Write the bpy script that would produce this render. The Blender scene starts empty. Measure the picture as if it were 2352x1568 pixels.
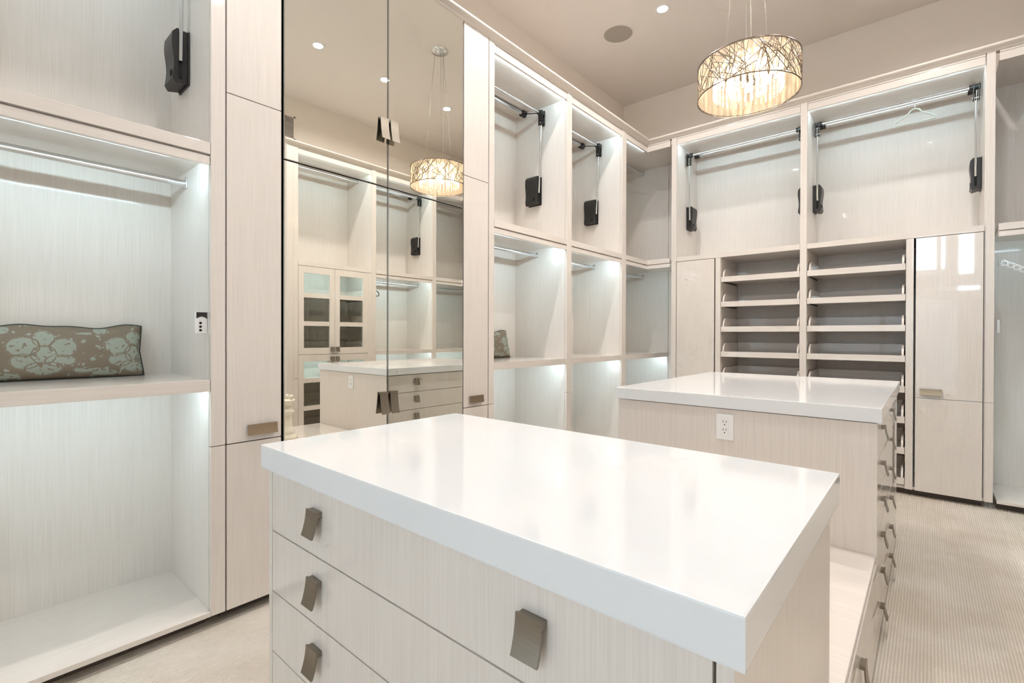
import bpy, bmesh, math, random
from mathutils import Vector, Matrix
random.seed(7)
S = bpy.context.scene
C = S.collection
# ------------------------------------------------------------------ camera
CAM_H = 1.225
YAW, PIT, ROL = math.radians(40.772), math.radians(-0.2531), math.radians(0.1545)
cd = bpy.data.cameras.new('camera'); cam = bpy.data.objects.new('camera', cd); C.objects.link(cam)
cd.sensor_width = 36.0; cd.lens = 1111.13 / 2352 * 36; cd.shift_y = -9.07 / 2352; cd.clip_start = 0.02
F = Vector((-math.sin(YAW), math.cos(YAW), 0)); R = Vector((math.cos(YAW), math.sin(YAW), 0)); U = Vector((0, 0, 1))
fw = F * math.cos(PIT) + U * math.sin(PIT); up0 = U * math.cos(PIT) - F * math.sin(PIT)
cr = R * math.cos(ROL) + up0 * math.sin(ROL); cu = up0 * math.cos(ROL) - R * math.sin(ROL)
m = Matrix.Identity(4)
for i in range(3):
    m[i][0] = cr[i]; m[i][1] = cu[i]; m[i][2] = -fw[i]
m.translation = Vector((0, 0, CAM_H)); cam.matrix_world = m
S.camera = cam
# ------------------------------------------------------------------ world, daylight, exposure
w = bpy.data.worlds.new('daylight'); S.world = w; w.use_nodes = True
w.node_tree.nodes['Background'].inputs[0].default_value = (0.78, 0.88, 1.0, 1)
w.node_tree.nodes['Background'].inputs[1].default_value = 1.0
def area(name, loc, rot, sx, sy, power, col):
    l = bpy.data.lights.new(name, 'AREA'); l.shape = 'RECTANGLE'; l.size = sx; l.size_y = sy; l.energy = power; l.color = col
    o = bpy.data.objects.new(name, l); C.objects.link(o); o.location = loc; o.rotation_euler = rot; o['kind'] = 'helper'
    return o
# daylight entering the two glazed openings behind the camera
area('daylight_door', (-0.75, -2.55, 1.35), (math.radians(90), 0, 0), 2.3, 2.3, 8, (0.66, 0.80, 1.0))
area('daylight_window', (0.2, -2.55, 2.6), (math.radians(90), 0, 0), 1.0, 1.1, 60, (0.70, 0.83, 1.0))
S.view_settings.view_transform = 'Standard'; S.view_settings.look = 'None'
S.view_settings.exposure = 0.88; S.view_settings.gamma = 1.0; S.view_settings.use_curve_mapping = False
cy = S.cycles
cy.max_bounces = 8; cy.diffuse_bounces = 6; cy.glossy_bounces = 4; cy.transmission_bounces = 3; cy.transparent_max_bounces = 10
cy.use_light_tree = False; cy.use_adaptive_sampling = True; cy.adaptive_threshold = 0.08; cy.adaptive_min_samples = 10; cy.light_sampling_threshold = 0.05
cy.caustics_reflective = False; cy.caustics_refractive = False; cy.sample_clamp_indirect = 10.0
DOWN_W, LED_E, BULB_E, PEND_W = 7.0, 38.0, 45.0, 11.0
# ------------------------------------------------------------------ main dimensions (metres)
XA, YB, XC = -2.2606, 4.8061, 0.590          # cabinet front planes: left, back, right
D = 0.57                                       # niche depth
CEIL = 4.03
Z0, ZBASE, ZSEAM = 0.05, 0.07, 0.757
ZB0, ZB1 = 0.988, 1.037                        # lower shelf
ZS0, ZSG, ZS1 = 1.930, 1.970, 2.020            # upper shelf: lip bottom, groove, rail top
ZN, ZT = 3.165, 3.243                          # niche ceiling / pilaster top
# ------------------------------------------------------------------ materials
def newmat(name):
    m = bpy.data.materials.new(name); m.use_nodes = True
    nt = m.node_tree; return m, nt, nt.nodes['Principled BSDF']
def simple(name, col, rough=0.5, metal=0.0, coat=0.0, emit=None, es=0.0, spec=None):
    m, nt, b = newmat(name)
    b.inputs['Base Color'].default_value = (*col, 1); b.inputs['Roughness'].default_value = rough; b.inputs['Metallic'].default_value = metal
    b.inputs['Coat Weight'].default_value = coat; b.inputs['Coat Roughness'].default_value = 0.04
    if spec is not None: b.inputs['Specular IOR Level'].default_value = spec
    if emit: b.inputs['Emission Color'].default_value = (*emit, 1); b.inputs['Emission Strength'].default_value = es
    return m
def N(nt, t, **kw):
    n = nt.nodes.new(t)
    for k, v in kw.items(): setattr(n, k, v)
    return n
def wood(name, scale, c0, c1, rough=0.32, coat=0.7):
    """pale laminate with fine streaks; scale stretches the noise, low along the grain"""
    m, nt, b = newmat(name)
    tc = N(nt, 'ShaderNodeTexCoord'); mp = N(nt, 'ShaderNodeMapping'); mp.inputs['Scale'].default_value = scale
    n1 = N(nt, 'ShaderNodeTexNoise'); n1.inputs['Scale'].default_value = 1.0; n1.inputs['Detail'].default_value = 3.0; n1.inputs['Roughness'].default_value = 0.6
    mp2 = N(nt, 'ShaderNodeMapping'); mp2.inputs['Scale'].default_value = tuple(s * 0.13 for s in scale)
    n2 = N(nt, 'ShaderNodeTexNoise'); n2.inputs['Scale'].default_value = 1.0; n2.inputs['Detail'].default_value = 2.0
    rp = N(nt, 'ShaderNodeValToRGB'); rp.color_ramp.elements[0].position = 0.36; rp.color_ramp.elements[1].position = 0.60
    rp.color_ramp.elements[0].color = (*c0, 1); rp.color_ramp.elements[1].color = (*c1, 1)
    rp2 = N(nt, 'ShaderNodeValToRGB'); rp2.color_ramp.elements[0].position = 0.3; rp2.color_ramp.elements[1].position = 0.7
    rp2.color_ramp.elements[0].color = (0.975, 0.975, 0.975, 1); rp2.color_ramp.elements[1].color = (1, 1, 1, 1)
    mx = N(nt, 'ShaderNodeMix', data_type='RGBA', blend_type='MULTIPLY'); mx.inputs[0].default_value = 1.0
    L = nt.links.new
    L(tc.outputs['Object'], mp.inputs['Vector']); L(mp.outputs[0], n1.inputs['Vector']); L(n1.outputs['Fac'], rp.inputs[0])
    L(tc.outputs['Object'], mp2.inputs['Vector']); L(mp2.outputs[0], n2.inputs['Vector']); L(n2.outputs['Fac'], rp2.inputs[0])
    L(rp.outputs[0], mx.inputs[6]); L(rp2.outputs[0], mx.inputs[7]); L(mx.outputs[2], b.inputs['Base Color'])
    b.inputs['Roughness'].default_value = rough; b.inputs['Coat Weight'].default_value = coat; b.inputs['Coat Roughness'].default_value = 0.03
    return m
W0, W1 = (0.685, 0.622, 0.568), (0.738, 0.682, 0.632)
M = {}
M['wv'] = wood('pale_laminate_vertical', (330, 330, 4.0), W0, W1)
M['wx'] = wood('pale_laminate_lengthwise', (4.0, 330, 330), W0, W1)
M['wy'] = wood('pale_laminate_crosswise', (330, 4.0, 330), W0, W1)
M['wi'] = wood('pale_laminate_interior', (330, 330, 4.0), (0.69, 0.64, 0.59), (0.745, 0.70, 0.655), rough=0.45, coat=0.15)
M['gap'] = simple('dark_reveal', (0.06, 0.05, 0.045), 0.8)
M['toe'] = simple('dark_toe_kick', (0.10, 0.08, 0.065), 0.7)
M['paint'] = simple('beige_wall_paint', (0.84, 0.775, 0.705), 0.75)
M['ceil'] = simple('beige_ceiling_paint', (0.78, 0.725, 0.675), 0.85)
M['quartz'] = simple('white_quartz', (0.755, 0.765, 0.775), 0.07)
M['chrome'] = simple('chrome', (0.72, 0.75, 0.77), 0.14, 1.0)
M['black'] = simple('black_plastic', (0.018, 0.016, 0.015), 0.38)
M['slot'] = simple('black_slot', (0.004, 0.004, 0.004), 0.9)
M['pewter'] = simple('brushed_pewter', (0.29, 0.255, 0.21), 0.34, 1.0)
M['bronze'] = simple('brushed_brass', (0.38, 0.30, 0.215), 0.42, 1.0)
M['white'] = simple('white_plastic', (0.82, 0.81, 0.80), 0.35)
M['cream'] = simple('glazed_cream_ceramic', (0.82, 0.77, 0.66), 0.25, coat=0.5)
M['mirror'] = simple('mirror_silver', (0.95, 0.95, 0.89), 0.0, 1.0)
M['led'] = simple('led_diffuser', (0.9, 0.95, 1.0), 0.5, emit=(0.68, 0.90, 1.0), es=LED_E)
M['down'] = simple('downlight_lens', (1, 1, 1), 0.5, emit=(1.0, 0.955, 0.915), es=6.0)
M['bulb'] = simple('warm_bulb', (1, 1, 1), 0.5, emit=(1.0, 0.78, 0.50), es=BULB_E)
M['speaker'] = simple('speaker_mesh', (0.40, 0.36, 0.31), 0.8)
M['hanger'] = simple('pale_green_velvet', (0.50, 0.55, 0.48), 0.6)
M['shade'] = simple('polished_steel', (0.22, 0.18, 0.15), 0.25, 1.0)
M['matte'] = simple('cream_crown_lacquer', (0.71, 0.64, 0.575), 0.45)
M['piping'] = simple('dark_green_piping', (0.05, 0.06, 0.05), 0.8)
def glassmat(name, tint, refl=0.08):
    m, nt, b = newmat(name); out = nt.nodes['Material Output']
    tr = N(nt, 'ShaderNodeBsdfTransparent'); tr.inputs[0].default_value = (*tint, 1)
    gl = N(nt, 'ShaderNodeBsdfGlossy'); gl.inputs['Roughness'].default_value = 0.0
    mx = N(nt, 'ShaderNodeMixShader'); mx.inputs[0].default_value = refl
    nt.links.new(tr.outputs[0], mx.inputs[1]); nt.links.new(gl.outputs[0], mx.inputs[2]); nt.links.new(mx.outputs[0], out.inputs[0])
    nt.nodes.remove(b); return m
M['glass'] = glassmat('clear_glass', (0.95, 0.975, 0.955), 0.05)
def crystalmat():
    m, nt, b = newmat('crystal'); out = nt.nodes['Material Output']
    tl = N(nt, 'ShaderNodeBsdfTranslucent'); tl.inputs[0].default_value = (0.95, 0.92, 0.88, 1)
    gl = N(nt, 'ShaderNodeBsdfGlossy'); gl.inputs['Roughness'].default_value = 0.05
    tr = N(nt, 'ShaderNodeBsdfTransparent')
    a = N(nt, 'ShaderNodeMixShader'); a.inputs[0].default_value = 0.3
    c = N(nt, 'ShaderNodeMixShader'); c.inputs[0].default_value = 0.25
    nt.links.new(tl.outputs[0], a.inputs[1]); nt.links.new(gl.outputs[0], a.inputs[2]); nt.links.new(a.outputs[0], c.inputs[1]); nt.links.new(tr.outputs[0], c.inputs[2])
    nt.links.new(c.outputs[0], out.inputs[0]); nt.nodes.remove(b); return m
M['crystal'] = crystalmat()
def sleevemat():  # translucent fill for the drum's glow, not a known lamp part
    m, nt, b = newmat('glow_sleeve_fill'); out = nt.nodes['Material Output']
    tl = N(nt, 'ShaderNodeBsdfTranslucent'); tl.inputs[0].default_value = (0.52, 0.46, 0.38, 1); tr = N(nt, 'ShaderNodeBsdfTransparent'); c = N(nt, 'ShaderNodeMixShader'); c.inputs[0].default_value = 0.55
    df = N(nt, 'ShaderNodeBsdfDiffuse'); df.inputs[0].default_value = (0.60, 0.53, 0.44, 1); e = N(nt, 'ShaderNodeMixShader'); e.inputs[0].default_value = 0.45
    nt.links.new(tl.outputs[0], e.inputs[1]); nt.links.new(df.outputs[0], e.inputs[2]); nt.links.new(e.outputs[0], c.inputs[1]); nt.links.new(tr.outputs[0], c.inputs[2]); nt.links.new(c.outputs[0], out.inputs[0]); nt.nodes.remove(b); return m
M['sleeve'] = sleevemat()
def carpetmat():
    m, nt, b = newmat('ribbed_beige_carpet'); L = nt.links.new
    tc = N(nt, 'ShaderNodeTexCoord')
    wv = N(nt, 'ShaderNodeTexWave'); wv.wave_type = 'BANDS'; wv.bands_direction = 'X'; wv.inputs['Scale'].default_value = 30.0; wv.inputs['Distortion'].default_value = 1.2; wv.inputs['Detail'].default_value = 2; wv.inputs['Detail Scale'].default_value = 6
    n1 = N(nt, 'ShaderNodeTexNoise'); n1.inputs['Scale'].default_value = 3.0; n1.inputs['Detail'].default_value = 4
    n2 = N(nt, 'ShaderNodeTexNoise'); n2.inputs['Scale'].default_value = 320.0; n2.inputs['Detail'].default_value = 2
    r1 = N(nt, 'ShaderNodeValToRGB'); r1.color_ramp.elements[0].color = (0.76, 0.67, 0.56, 1); r1.color_ramp.elements[1].color = (0.88, 0.80, 0.70, 1); r1.color_ramp.elements[0].position = 0.35; r1.color_ramp.elements[1].position = 0.65
    ml = N(nt, 'ShaderNodeMix', data_type='RGBA', blend_type='MULTIPLY'); ml.inputs[0].default_value = 0.22
    m2 = N(nt, 'ShaderNodeMix', data_type='RGBA', blend_type='MULTIPLY'); m2.inputs[0].default_value = 0.25
    bp = N(nt, 'ShaderNodeBump'); bp.inputs['Strength'].default_value = 0.55; bp.inputs['Distance'].default_value = 0.006
    ad = N(nt, 'ShaderNodeMath', operation='ADD')
    L(tc.outputs['Object'], wv.inputs['Vector']); L(tc.outputs['Object'], n1.inputs['Vector']); L(tc.outputs['Object'], n2.inputs['Vector'])
    L(n1.outputs['Fac'], r1.inputs[0]); L(r1.outputs[0], ml.inputs[6]); L(wv.outputs['Color'], ml.inputs[7]); L(ml.outputs[2], m2.inputs[6]); L(n2.outputs['Color'], m2.inputs[7])
    L(m2.outputs[2], b.inputs['Base Color']); L(wv.outputs['Fac'], ad.inputs[0]); L(n2.outputs['Fac'], ad.inputs[1]); L(ad.outputs[0], bp.inputs['Height']); L(bp.outputs[0], b.inputs['Normal'])
    b.inputs['Roughness'].default_value = 0.95; b.inputs['Specular IOR Level'].default_value = 0.1
    return m
M['carpet'] = carpetmat()
def damask():
    """woven sage-on-taupe flower print, drawn from circle and leaf fields in the cushion's UV (metres)"""
    m, nt, b = newmat('sage_and_taupe_damask'); L = nt.links.new
    def mt(op, a, c=None, d=None):
        n = N(nt, 'ShaderNodeMath', operation=op)
        for i, v in enumerate((a, c, d)):
            if v is None: continue
            if isinstance(v, (int, float)): n.inputs[i].default_value = v
            else: L(v, n.inputs[i])
        return n.outputs[0]
    uv = N(nt, 'ShaderNodeUVMap'); sp = N(nt, 'ShaderNodeSeparateXYZ')
    nz = N(nt, 'ShaderNodeTexNoise'); nz.inputs['Scale'].default_value = 60; nz.inputs['Detail'].default_value = 3
    L(uv.outputs[0], nz.inputs['Vector']); L(uv.outputs[0], sp.inputs[0])
    wob = mt('MULTIPLY', mt('SUBTRACT', nz.outputs['Fac'], 0.5), 0.012)
    u = mt('ADD', mt('MODULO', mt('ADD', sp.outputs[0], 10.0), 0.30), wob)
    v = mt('ADD', sp.outputs[1], wob)
    fill = None; line = None
    for (cx, cy_, rx, ry) in [(0.15, 0.168, 0.036, 0.036), (0.09, 0.135, 0.052, 0.042), (0.21, 0.130, 0.045, 0.042), (0.15, 0.100, 0.040, 0.040), (0.095, 0.075, 0.045, 0.032), (0.20, 0.075, 0.050, 0.026), (0.15, 0.045, 0.06, 0.028), (0.03, 0.205, 0.026, 0.02), (0.275, 0.035, 0.04, 0.012), (0.285, 0.19, 0.038, 0.006), (0.04, 0.02, 0.05, 0.012)]:
        dx = mt('DIVIDE', mt('SUBTRACT', u, cx), rx); dy = mt('DIVIDE', mt('SUBTRACT', v, cy_), ry)
        r = mt('SQRT', mt('ADD', mt('MULTIPLY', dx, dx), mt('MULTIPLY', dy, dy)))
        ins = mt('LESS_THAN', r, 1.0)
        rg = mt('LESS_THAN', mt('ABSOLUTE', mt('SUBTRACT', r, 0.93)), 0.055)
        fill = ins if fill is None else mt('MAXIMUM', fill, ins)
        line = rg if line is None else mt('MAXIMUM', line, rg)
    n3 = N(nt, 'ShaderNodeTexNoise'); n3.inputs['Scale'].default_value = 42; n3.inputs['Detail'].default_value = 2; L(uv.outputs[0], n3.inputs['Vector'])
    sprig = mt('GREATER_THAN', n3.outputs['Fac'], 0.63)
    wear = mt('GREATER_THAN', nz.outputs['Fac'], 0.40)
    mask = mt('MAXIMUM', mt('MULTIPLY', mt('MULTIPLY', fill, mt('SUBTRACT', 1.0, line)), wear), sprig)
    mx = N(nt, 'ShaderNodeMix', data_type='RGBA'); mx.inputs[6].default_value = (0.20, 0.16, 0.115, 1); mx.inputs[7].default_value = (0.30, 0.33, 0.275, 1)
    L(mask, mx.inputs[0]); L(mx.outputs[2], b.inputs['Base Color']); b.inputs['Roughness'].default_value = 0.7
    return m
M['damask'] = damask()
# ------------------------------------------------------------------ mesh helpers
def fid(u, d, z): return (u, d, z)
def fA(u, d, z): return (XA - d, u, z)
def fB(u, d, z): return (u, YB + d, z)
def fC(u, d, z): return (XC + d, u, z)
class MB:
    def __init__(s, f=fid): s.v = []; s.f = []; s.sm = []; s.fr = f
    def add(s, vs, fs, smooth=False):
        o = len(s.v); s.v += [s.fr(*p) for p in vs]
        for q in fs: s.f.append([i + o for i in q]); s.sm.append(smooth)
        return s
    def box(s, a0, a1, b0, b1, c0, c1, bev=0.0):
        if bev <= 0:
            vs = [(x, y, z) for x in (a0, a1) for y in (b0, b1) for z in (c0, c1)]
            return s.add(vs, [(0, 1, 3, 2), (4, 6, 7, 5), (0, 4, 5, 1), (2, 3, 7, 6), (0, 2, 6, 4), (1, 5, 7, 3)])
        bm = bmesh.new(); bmesh.ops.create_cube(bm, size=1)
        for v in bm.verts: v.co = Vector(((a0 + a1) / 2 + v.co.x * (a1 - a0), (b0 + b1) / 2 + v.co.y * (b1 - b0), (c0 + c1) / 2 + v.co.z * (c1 - c0)))
        bmesh.ops.bevel(bm, geom=bm.edges[:], offset=bev, segments=2, affect='EDGES', profile=0.7)
        bm.verts.index_update(); s.add([tuple(v.co) for v in bm.verts], [[v.index for v in q.verts] for q in bm.faces]); bm.free(); return s
    def tube(s, p, q, r, n=12, r2=None, cap=True):
        p, q = Vector(p), Vector(q); ax = (q - p).normalized(); t = ax.orthogonal().normalized(); b = ax.cross(t); r2 = r if r2 is None else r2
        vs = []
        for c, rr in ((p, r), (q, r2)):
            for i in range(n):
                a = 2 * math.pi * i / n; vs.append(tuple(c + t * math.cos(a) * rr + b * math.sin(a) * rr))
        s.add(vs, [(i, (i + 1) % n, n + (i + 1) % n, n + i) for i in range(n)], True)
        if cap: s.add(vs[:n], [list(range(n))]); s.add(vs[n:], [list(range(n))])
        return s
    def path(s, pts, r, n=8):
        pts = [Vector(p) for p in pts]; rings = []
        t0 = None
        for i, p in enumerate(pts):
            a = pts[max(i - 1, 0)]; c = pts[min(i + 1, len(pts) - 1)]; ax = (c - a).normalized()
            t = ax.orthogonal().normalized() if t0 is None else (t0 - ax * t0.dot(ax)).normalized(); t0 = t; b = ax.cross(t)
            rings.append([tuple(p + t * math.cos(2 * math.pi * k / n) * r + b * math.sin(2 * math.pi * k / n) * r) for k in range(n)])
        vs = [v for g in rings for v in g]; fs = []
        for i in range(len(rings) - 1):
            for k in range(n): fs.append((i * n + k, i * n + (k + 1) % n, (i + 1) * n + (k + 1) % n, (i + 1) * n + k))
        s.add(vs, fs, True); s.add(rings[0], [list(range(n))]); s.add(rings[-1], [list(range(n))]); return s
    def oval(s, u0, u1, d, z, rd, rz, n=14):
        vs = [(u, d + rd * math.cos(2 * math.pi * k / n), z + rz * math.sin(2 * math.pi * k / n)) for u in (u0, u1) for k in range(n)]
        s.add(vs, [(k, (k + 1) % n, n + (k + 1) % n, n + k) for k in range(n)], True); s.add(vs[:n], [list(range(n))]); s.add(vs[n:], [list(range(n))]); return s
    def prism(s, poly, axis, lo, hi):
        """polygon of (a,b) pairs extruded along axis 0/1/2"""
        def mk(t, p): q = list(p); q.insert(axis, t); return tuple(q)
        n = len(poly); vs = [mk(lo, p) for p in poly] + [mk(hi, p) for p in poly]
        s.add(vs, [list(range(n)), list(range(n, 2 * n))] + [(i, (i + 1) % n, n + (i + 1) % n, n + i) for i in range(n)]); return s
    def lathe(s, c, prof, n=24, smooth=True):
        vs = []; fs = []
        for (r, z) in prof:
            for k in range(n): a = 2 * math.pi * k / n; vs.append((c[0] + r * math.cos(a), c[1] + r * math.sin(a), c[2] + z))
        for i in range(len(prof) - 1):
            for k in range(n): fs.append((i * n + k, i * n + (k + 1) % n, (i + 1) * n + (k + 1) % n, (i + 1) * n + k))
        s.add(vs, fs, smooth)
        return s
    def mesh(s, name, off=(0, 0, 0)):
        me = bpy.data.meshes.new(name); me.from_pydata([(v[0] - off[0], v[1] - off[1], v[2] - off[2]) for v in s.v], [], s.f)
        me.polygons.foreach_set('use_smooth', s.sm)
        bm = bmesh.new(); bm.from_mesh(me); bmesh.ops.recalc_face_normals(bm, faces=bm.faces[:]); bm.to_mesh(me); bm.free(); return me
    def build(s, name, mat, parent=None, label=None):
        off = root(parent).location if parent else (0, 0, 0)
        me = s.mesh(name, off); me.materials.append(M[mat]); o = bpy.data.objects.new(name, me); C.objects.link(o)
        if parent: o.parent = parent
        if label: o['label'] = label
        return o
def root(o):
    while o.parent: o = o.parent
    return o
def thing(name, label, cat, loc=(0, 0, 0), group=None):
    o = bpy.data.objects.new(name, None); C.objects.link(o); o.location = loc; o.empty_display_size = 0.05
    return tag(o, label, cat, group)
def tag(o, label, cat, group=None):
    o['label'] = label; o['category'] = cat
    if group: o['group'] = group
    return o
def struct(o): o['kind'] = 'structure'; return o
def inst(name, me, parent, loc, rz=0.0):
    """a part sharing mesh data, placed in world coordinates under its thing"""
    o = bpy.data.objects.new(name, me); C.objects.link(o); o.parent = parent
    o.location = Vector(loc) - root(parent).location; o.rotation_euler = (0, 0, rz); return o
def bx(f, *a, bev=0.0): return MB(f).box(*a, bev=bev)
# curved plate pulls: width along X, out along -Y, mounted at the top
def pull_mesh(name, wd, ht, out, mat):
    mb = MB(); n = 8; th = 0.004; front = []; back = []
    for i in range(n + 1):
        t = i / n; z = ht / 2 - ht * t; y = -(0.012 + (out - 0.012) * t ** 1.8)
        front.append((y - th / 2, z)); back.append((y + th / 2, z))
    poly = front + back[::-1]
    mb.prism(poly, 0, -wd / 2, wd / 2)
    mb.box(-wd * 0.46, wd * 0.46, -0.013, 0.0, ht / 2 - 0.012, ht / 2 - 0.001)
    me = mb.mesh(name); me.materials.append(M[mat]); return me
PULL = pull_mesh('pull', 0.045, 0.054, 0.023, 'pewter')
LONGPULL = pull_mesh('long_pull', 0.050, 0.120, 0.030, 'pewter')
BARPULL = pull_mesh('bar_pull', 0.126, 0.046, 0.018, 'bronze')
FACE = {fA: math.pi / 2, fB: 0.0, fC: -math.pi / 2}
# ------------------------------------------------------------------ the room shell
XW, YW, XR, YF = XA - D - 0.02, YB + D + 0.02, XC + D + 0.02, -2.3
struct(bx(fid, XW - 0.1, XR + 0.1, YF - 0.1, YW + 0.1, -0.1, 0).build('floor', 'carpet'))
struct(bx(fid, XW - 0.1, XR + 0.1, YF - 0.1, YW + 0.1, CEIL, CEIL + 0.1).build('ceiling', 'ceil'))
struct(bx(fid, XW - 0.1, XW, YF, YW, 0, CEIL).build('wall_left', 'paint'))
struct(bx(fid, XW - 0.1, XR + 0.1, YW, YW + 0.1, 0, CEIL).build('wall_back', 'paint'))
struct(bx(fid, XR, XR + 0.1, YF, YW, 0, CEIL).build('wall_right', 'paint'))
wf = MB()
DX0, DX1, DZ1 = -1.95, 0.45, 2.0          # glazed double door
WX0, WX1, WZ0, WZ1 = -0.25, 0.68, 2.06, 3.10
wf.box(XW - 0.1, DX0, YF - 0.1, YF, 0, CEIL); wf.box(WX1, XR + 0.1, YF - 0.1, YF, 0, CEIL); wf.box(DX1, WX1, YF - 0.1, YF, 0, WZ0)
wf.box(DX0, WX0, YF - 0.1, YF, DZ1, CEIL); wf.box(WX0, WX1, YF - 0.1, YF, WZ1, CEIL); wf.box(WX0, DX1, YF - 0.1, YF, DZ1, WZ0)
struct(wf.build('wall_front', 'paint'))
o = MB()
o.box(DX0, DX0 + 0.06, YF - 0.08, YF - 0.02, 0, DZ1); o.box(DX1 - 0.06, DX1, YF - 0.08, YF - 0.02, 0, DZ1); o.box(DX0 + 0.06, DX1 - 0.06, YF - 0.08, YF - 0.02, DZ1 - 0.08, DZ1)
o.box((DX0 + DX1) / 2 - 0.05, (DX0 + DX1) / 2 + 0.05, YF - 0.08, YF - 0.02, 0, DZ1 - 0.08); o.box(DX0 + 0.06, DX1 - 0.06, YF - 0.08, YF - 0.02, 0, 0.18)
dr = struct(o.build('door_1', 'white'))
bx(fid, DX0 + 0.06, DX1 - 0.06, YF - 0.055, YF - 0.045, 0.18, DZ1 - 0.08).build('pane', 'glass', dr)
o = MB()
o.box(WX0, -0.235, YF - 0.08, YF - 0.01, WZ0, WZ1); o.box(0.60, WX1, YF - 0.08, YF - 0.01, 2.14, WZ1); o.box(0.095, 0.165, YF - 0.08, YF - 0.01, 2.14, WZ1); o.box(0.215, 0.40, YF - 0.08, YF - 0.01, 2.14, WZ1)
o.box(-0.235, 0.095, YF - 0.08, YF - 0.01, 2.14, 2.36); o.box(0.40, 0.60, YF - 0.08, YF - 0.01, 2.14, 2.36)
wn = struct(o.build('window_1', 'paint'))
bx(fid, WX0, WX1, YF - 0.06, YF - 0.05, WZ0, WZ1).build('pane', 'glass', wn)
# crown moulding on the three cabinet runs
prof = [(0.004, 3.236), (-0.002, 3.243), (-0.006, 3.250), (-0.018, 3.256), (-0.030, 3.262), (-0.034, 3.268), (-0.034, 3.280), (0.05, 3.280), (0.05, 3.236)]
YEND = 2.312
mb = MB(); n = len(prof)
def crown_pt(k, d):
    return [(XA - d, -0.42), (XA - d, YB + d), (XC + d, YB + d), (XC + d, YEND + d), (XC + D, YEND + d)][k]
vs = [(*crown_pt(k, d), z) for k in range(5) for (d, z) in prof]; fs = []
for k in range(4):
    for i in range(n): fs.append((k * n + i, k * n + (i + 1) % n, (k + 1) * n + (i + 1) % n, (k + 1) * n + i))
fs += [list(range(n)), list(range(4 * n, 5 * n))]
struct(mb.add(vs, fs).build('trim_1', 'matte'))
# ------------------------------------------------------------------ cabinet units
GR = {fA: 'wy', fB: 'wx', fC: 'wy'}
def base_loc(f, u0, u1): return Vector(f((u0 + u1) / 2, D / 2, 0))
def led(f, u0, u1, z, t, d=0.0215):
    """light strip fixed behind the front lip; only its sloping rear face shines, back and down into the niche"""
    mb = MB(f); mb.prism([(d, z + 0.012), (d, z), (d + 0.008, z + 0.012)], 0, u0 + 0.012, u1 - 0.012)
    o = mb.build('led_strip', 'white', t); o.data.materials.append(M['led']); o.data.polygons[3].material_index = 1
def rod(f, u0, u1, z, t, d=0.31):
    r = MB(f).oval(u0 + 0.004, u1 - 0.004, d, z, 0.008, 0.015).build('hanging_rod', 'chrome', t)
    for ua, ub in ((u0, u0 + 0.006), (u1 - 0.006, u1)): bx(f, ua, ub, d - 0.012, d + 0.012, z - 0.02, z + 0.03, bev=0.002).build('rod_bracket', 'chrome', r)
def shelf(f, u0, u1, t):
    p = bx(f, u0, u1, 0.022, D - 0.012, ZSG - 0.004, 2.000).build('upper_shelf', GR[f], t)
    bx(f, u0 + 0.001, u1 - 0.001, 0.0, 0.021, ZSG + 0.003, ZS1, bev=0.0015).build('shelf_rail', GR[f], p)
    bx(f, u0 + 0.001, u1 - 0.001, 0.004, 0.021, ZS0, ZSG - 0.005, bev=0.0015).build('light_valance', GR[f], p)
def bench(f, u0, u1, t, z1=ZB1):
    p = bx(f, u0, u1, 0.022, D - 0.012, z1 - 0.030, z1).build('lower_shelf', GR[f], t)
    bx(f, u0 + 0.001, u1 - 0.001, 0.002, 0.022, ZB0, z1, bev=0.0015).build('shelf_edge', GR[f], p)
def fascia(f, u0, u1, t):
    p = bx(f, u0, u1, 0.022, D - 0.012, ZN + 0.008, ZN + 0.028).build('top_panel', GR[f], t)
    bx(f, u0 + 0.001, u1 - 0.001, 0.004, 0.021, ZN - 0.002, 3.219, bev=0.0015).build('fascia', GR[f], p)
    bx(f, u0 + 0.001, u1 - 0.001, 0.002, 0.021, 3.221, 3.235).build('fascia_bead', GR[f], p)
def carcass(f, u0, u1, t, sl=True, sr=True):
    bx(f, u0, u1, D - 0.012, D, Z0, ZT).build('back_panel', 'wi', t)
    if sl: bx(f, u0 - 0.018, u0, 0.023, D, Z0, ZT).build('side_panel', 'wi', t)
    if sr: bx(f, u1, u1 + 0.018, 0.023, D, Z0, ZT).build('side_panel', 'wi', t)
    bx(f, u0, u1, 0.0, D - 0.012, Z0, ZBASE, bev=0.0015).build('base_panel', GR[f], t)
    bx(f, u0, u1, 0.07, 0.085, 0.0, Z0).build('toe_kick', 'toe', t)
def open_unit(name, label, f, u0, u1, lower=True, top_rod=False, low_rod=True, group=None):
    t = thing(name, label, 'wardrobe', base_loc(f, u0, u1), group)
    carcass(f, u0, u1, t); shelf(f, u0, u1, t); fascia(f, u0, u1, t)
    if lower: bench(f, u0, u1, t); led(f, u0, u1, 0.994, t)
    led(f, u0, u1, 1.952, t); led(f, u0, u1, 3.164, t)
    if low_rod: rod(f, u0, u1, 1.912, t)
    if top_rod: rod(f, u0, u1, 3.135, t)
    return t
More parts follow.
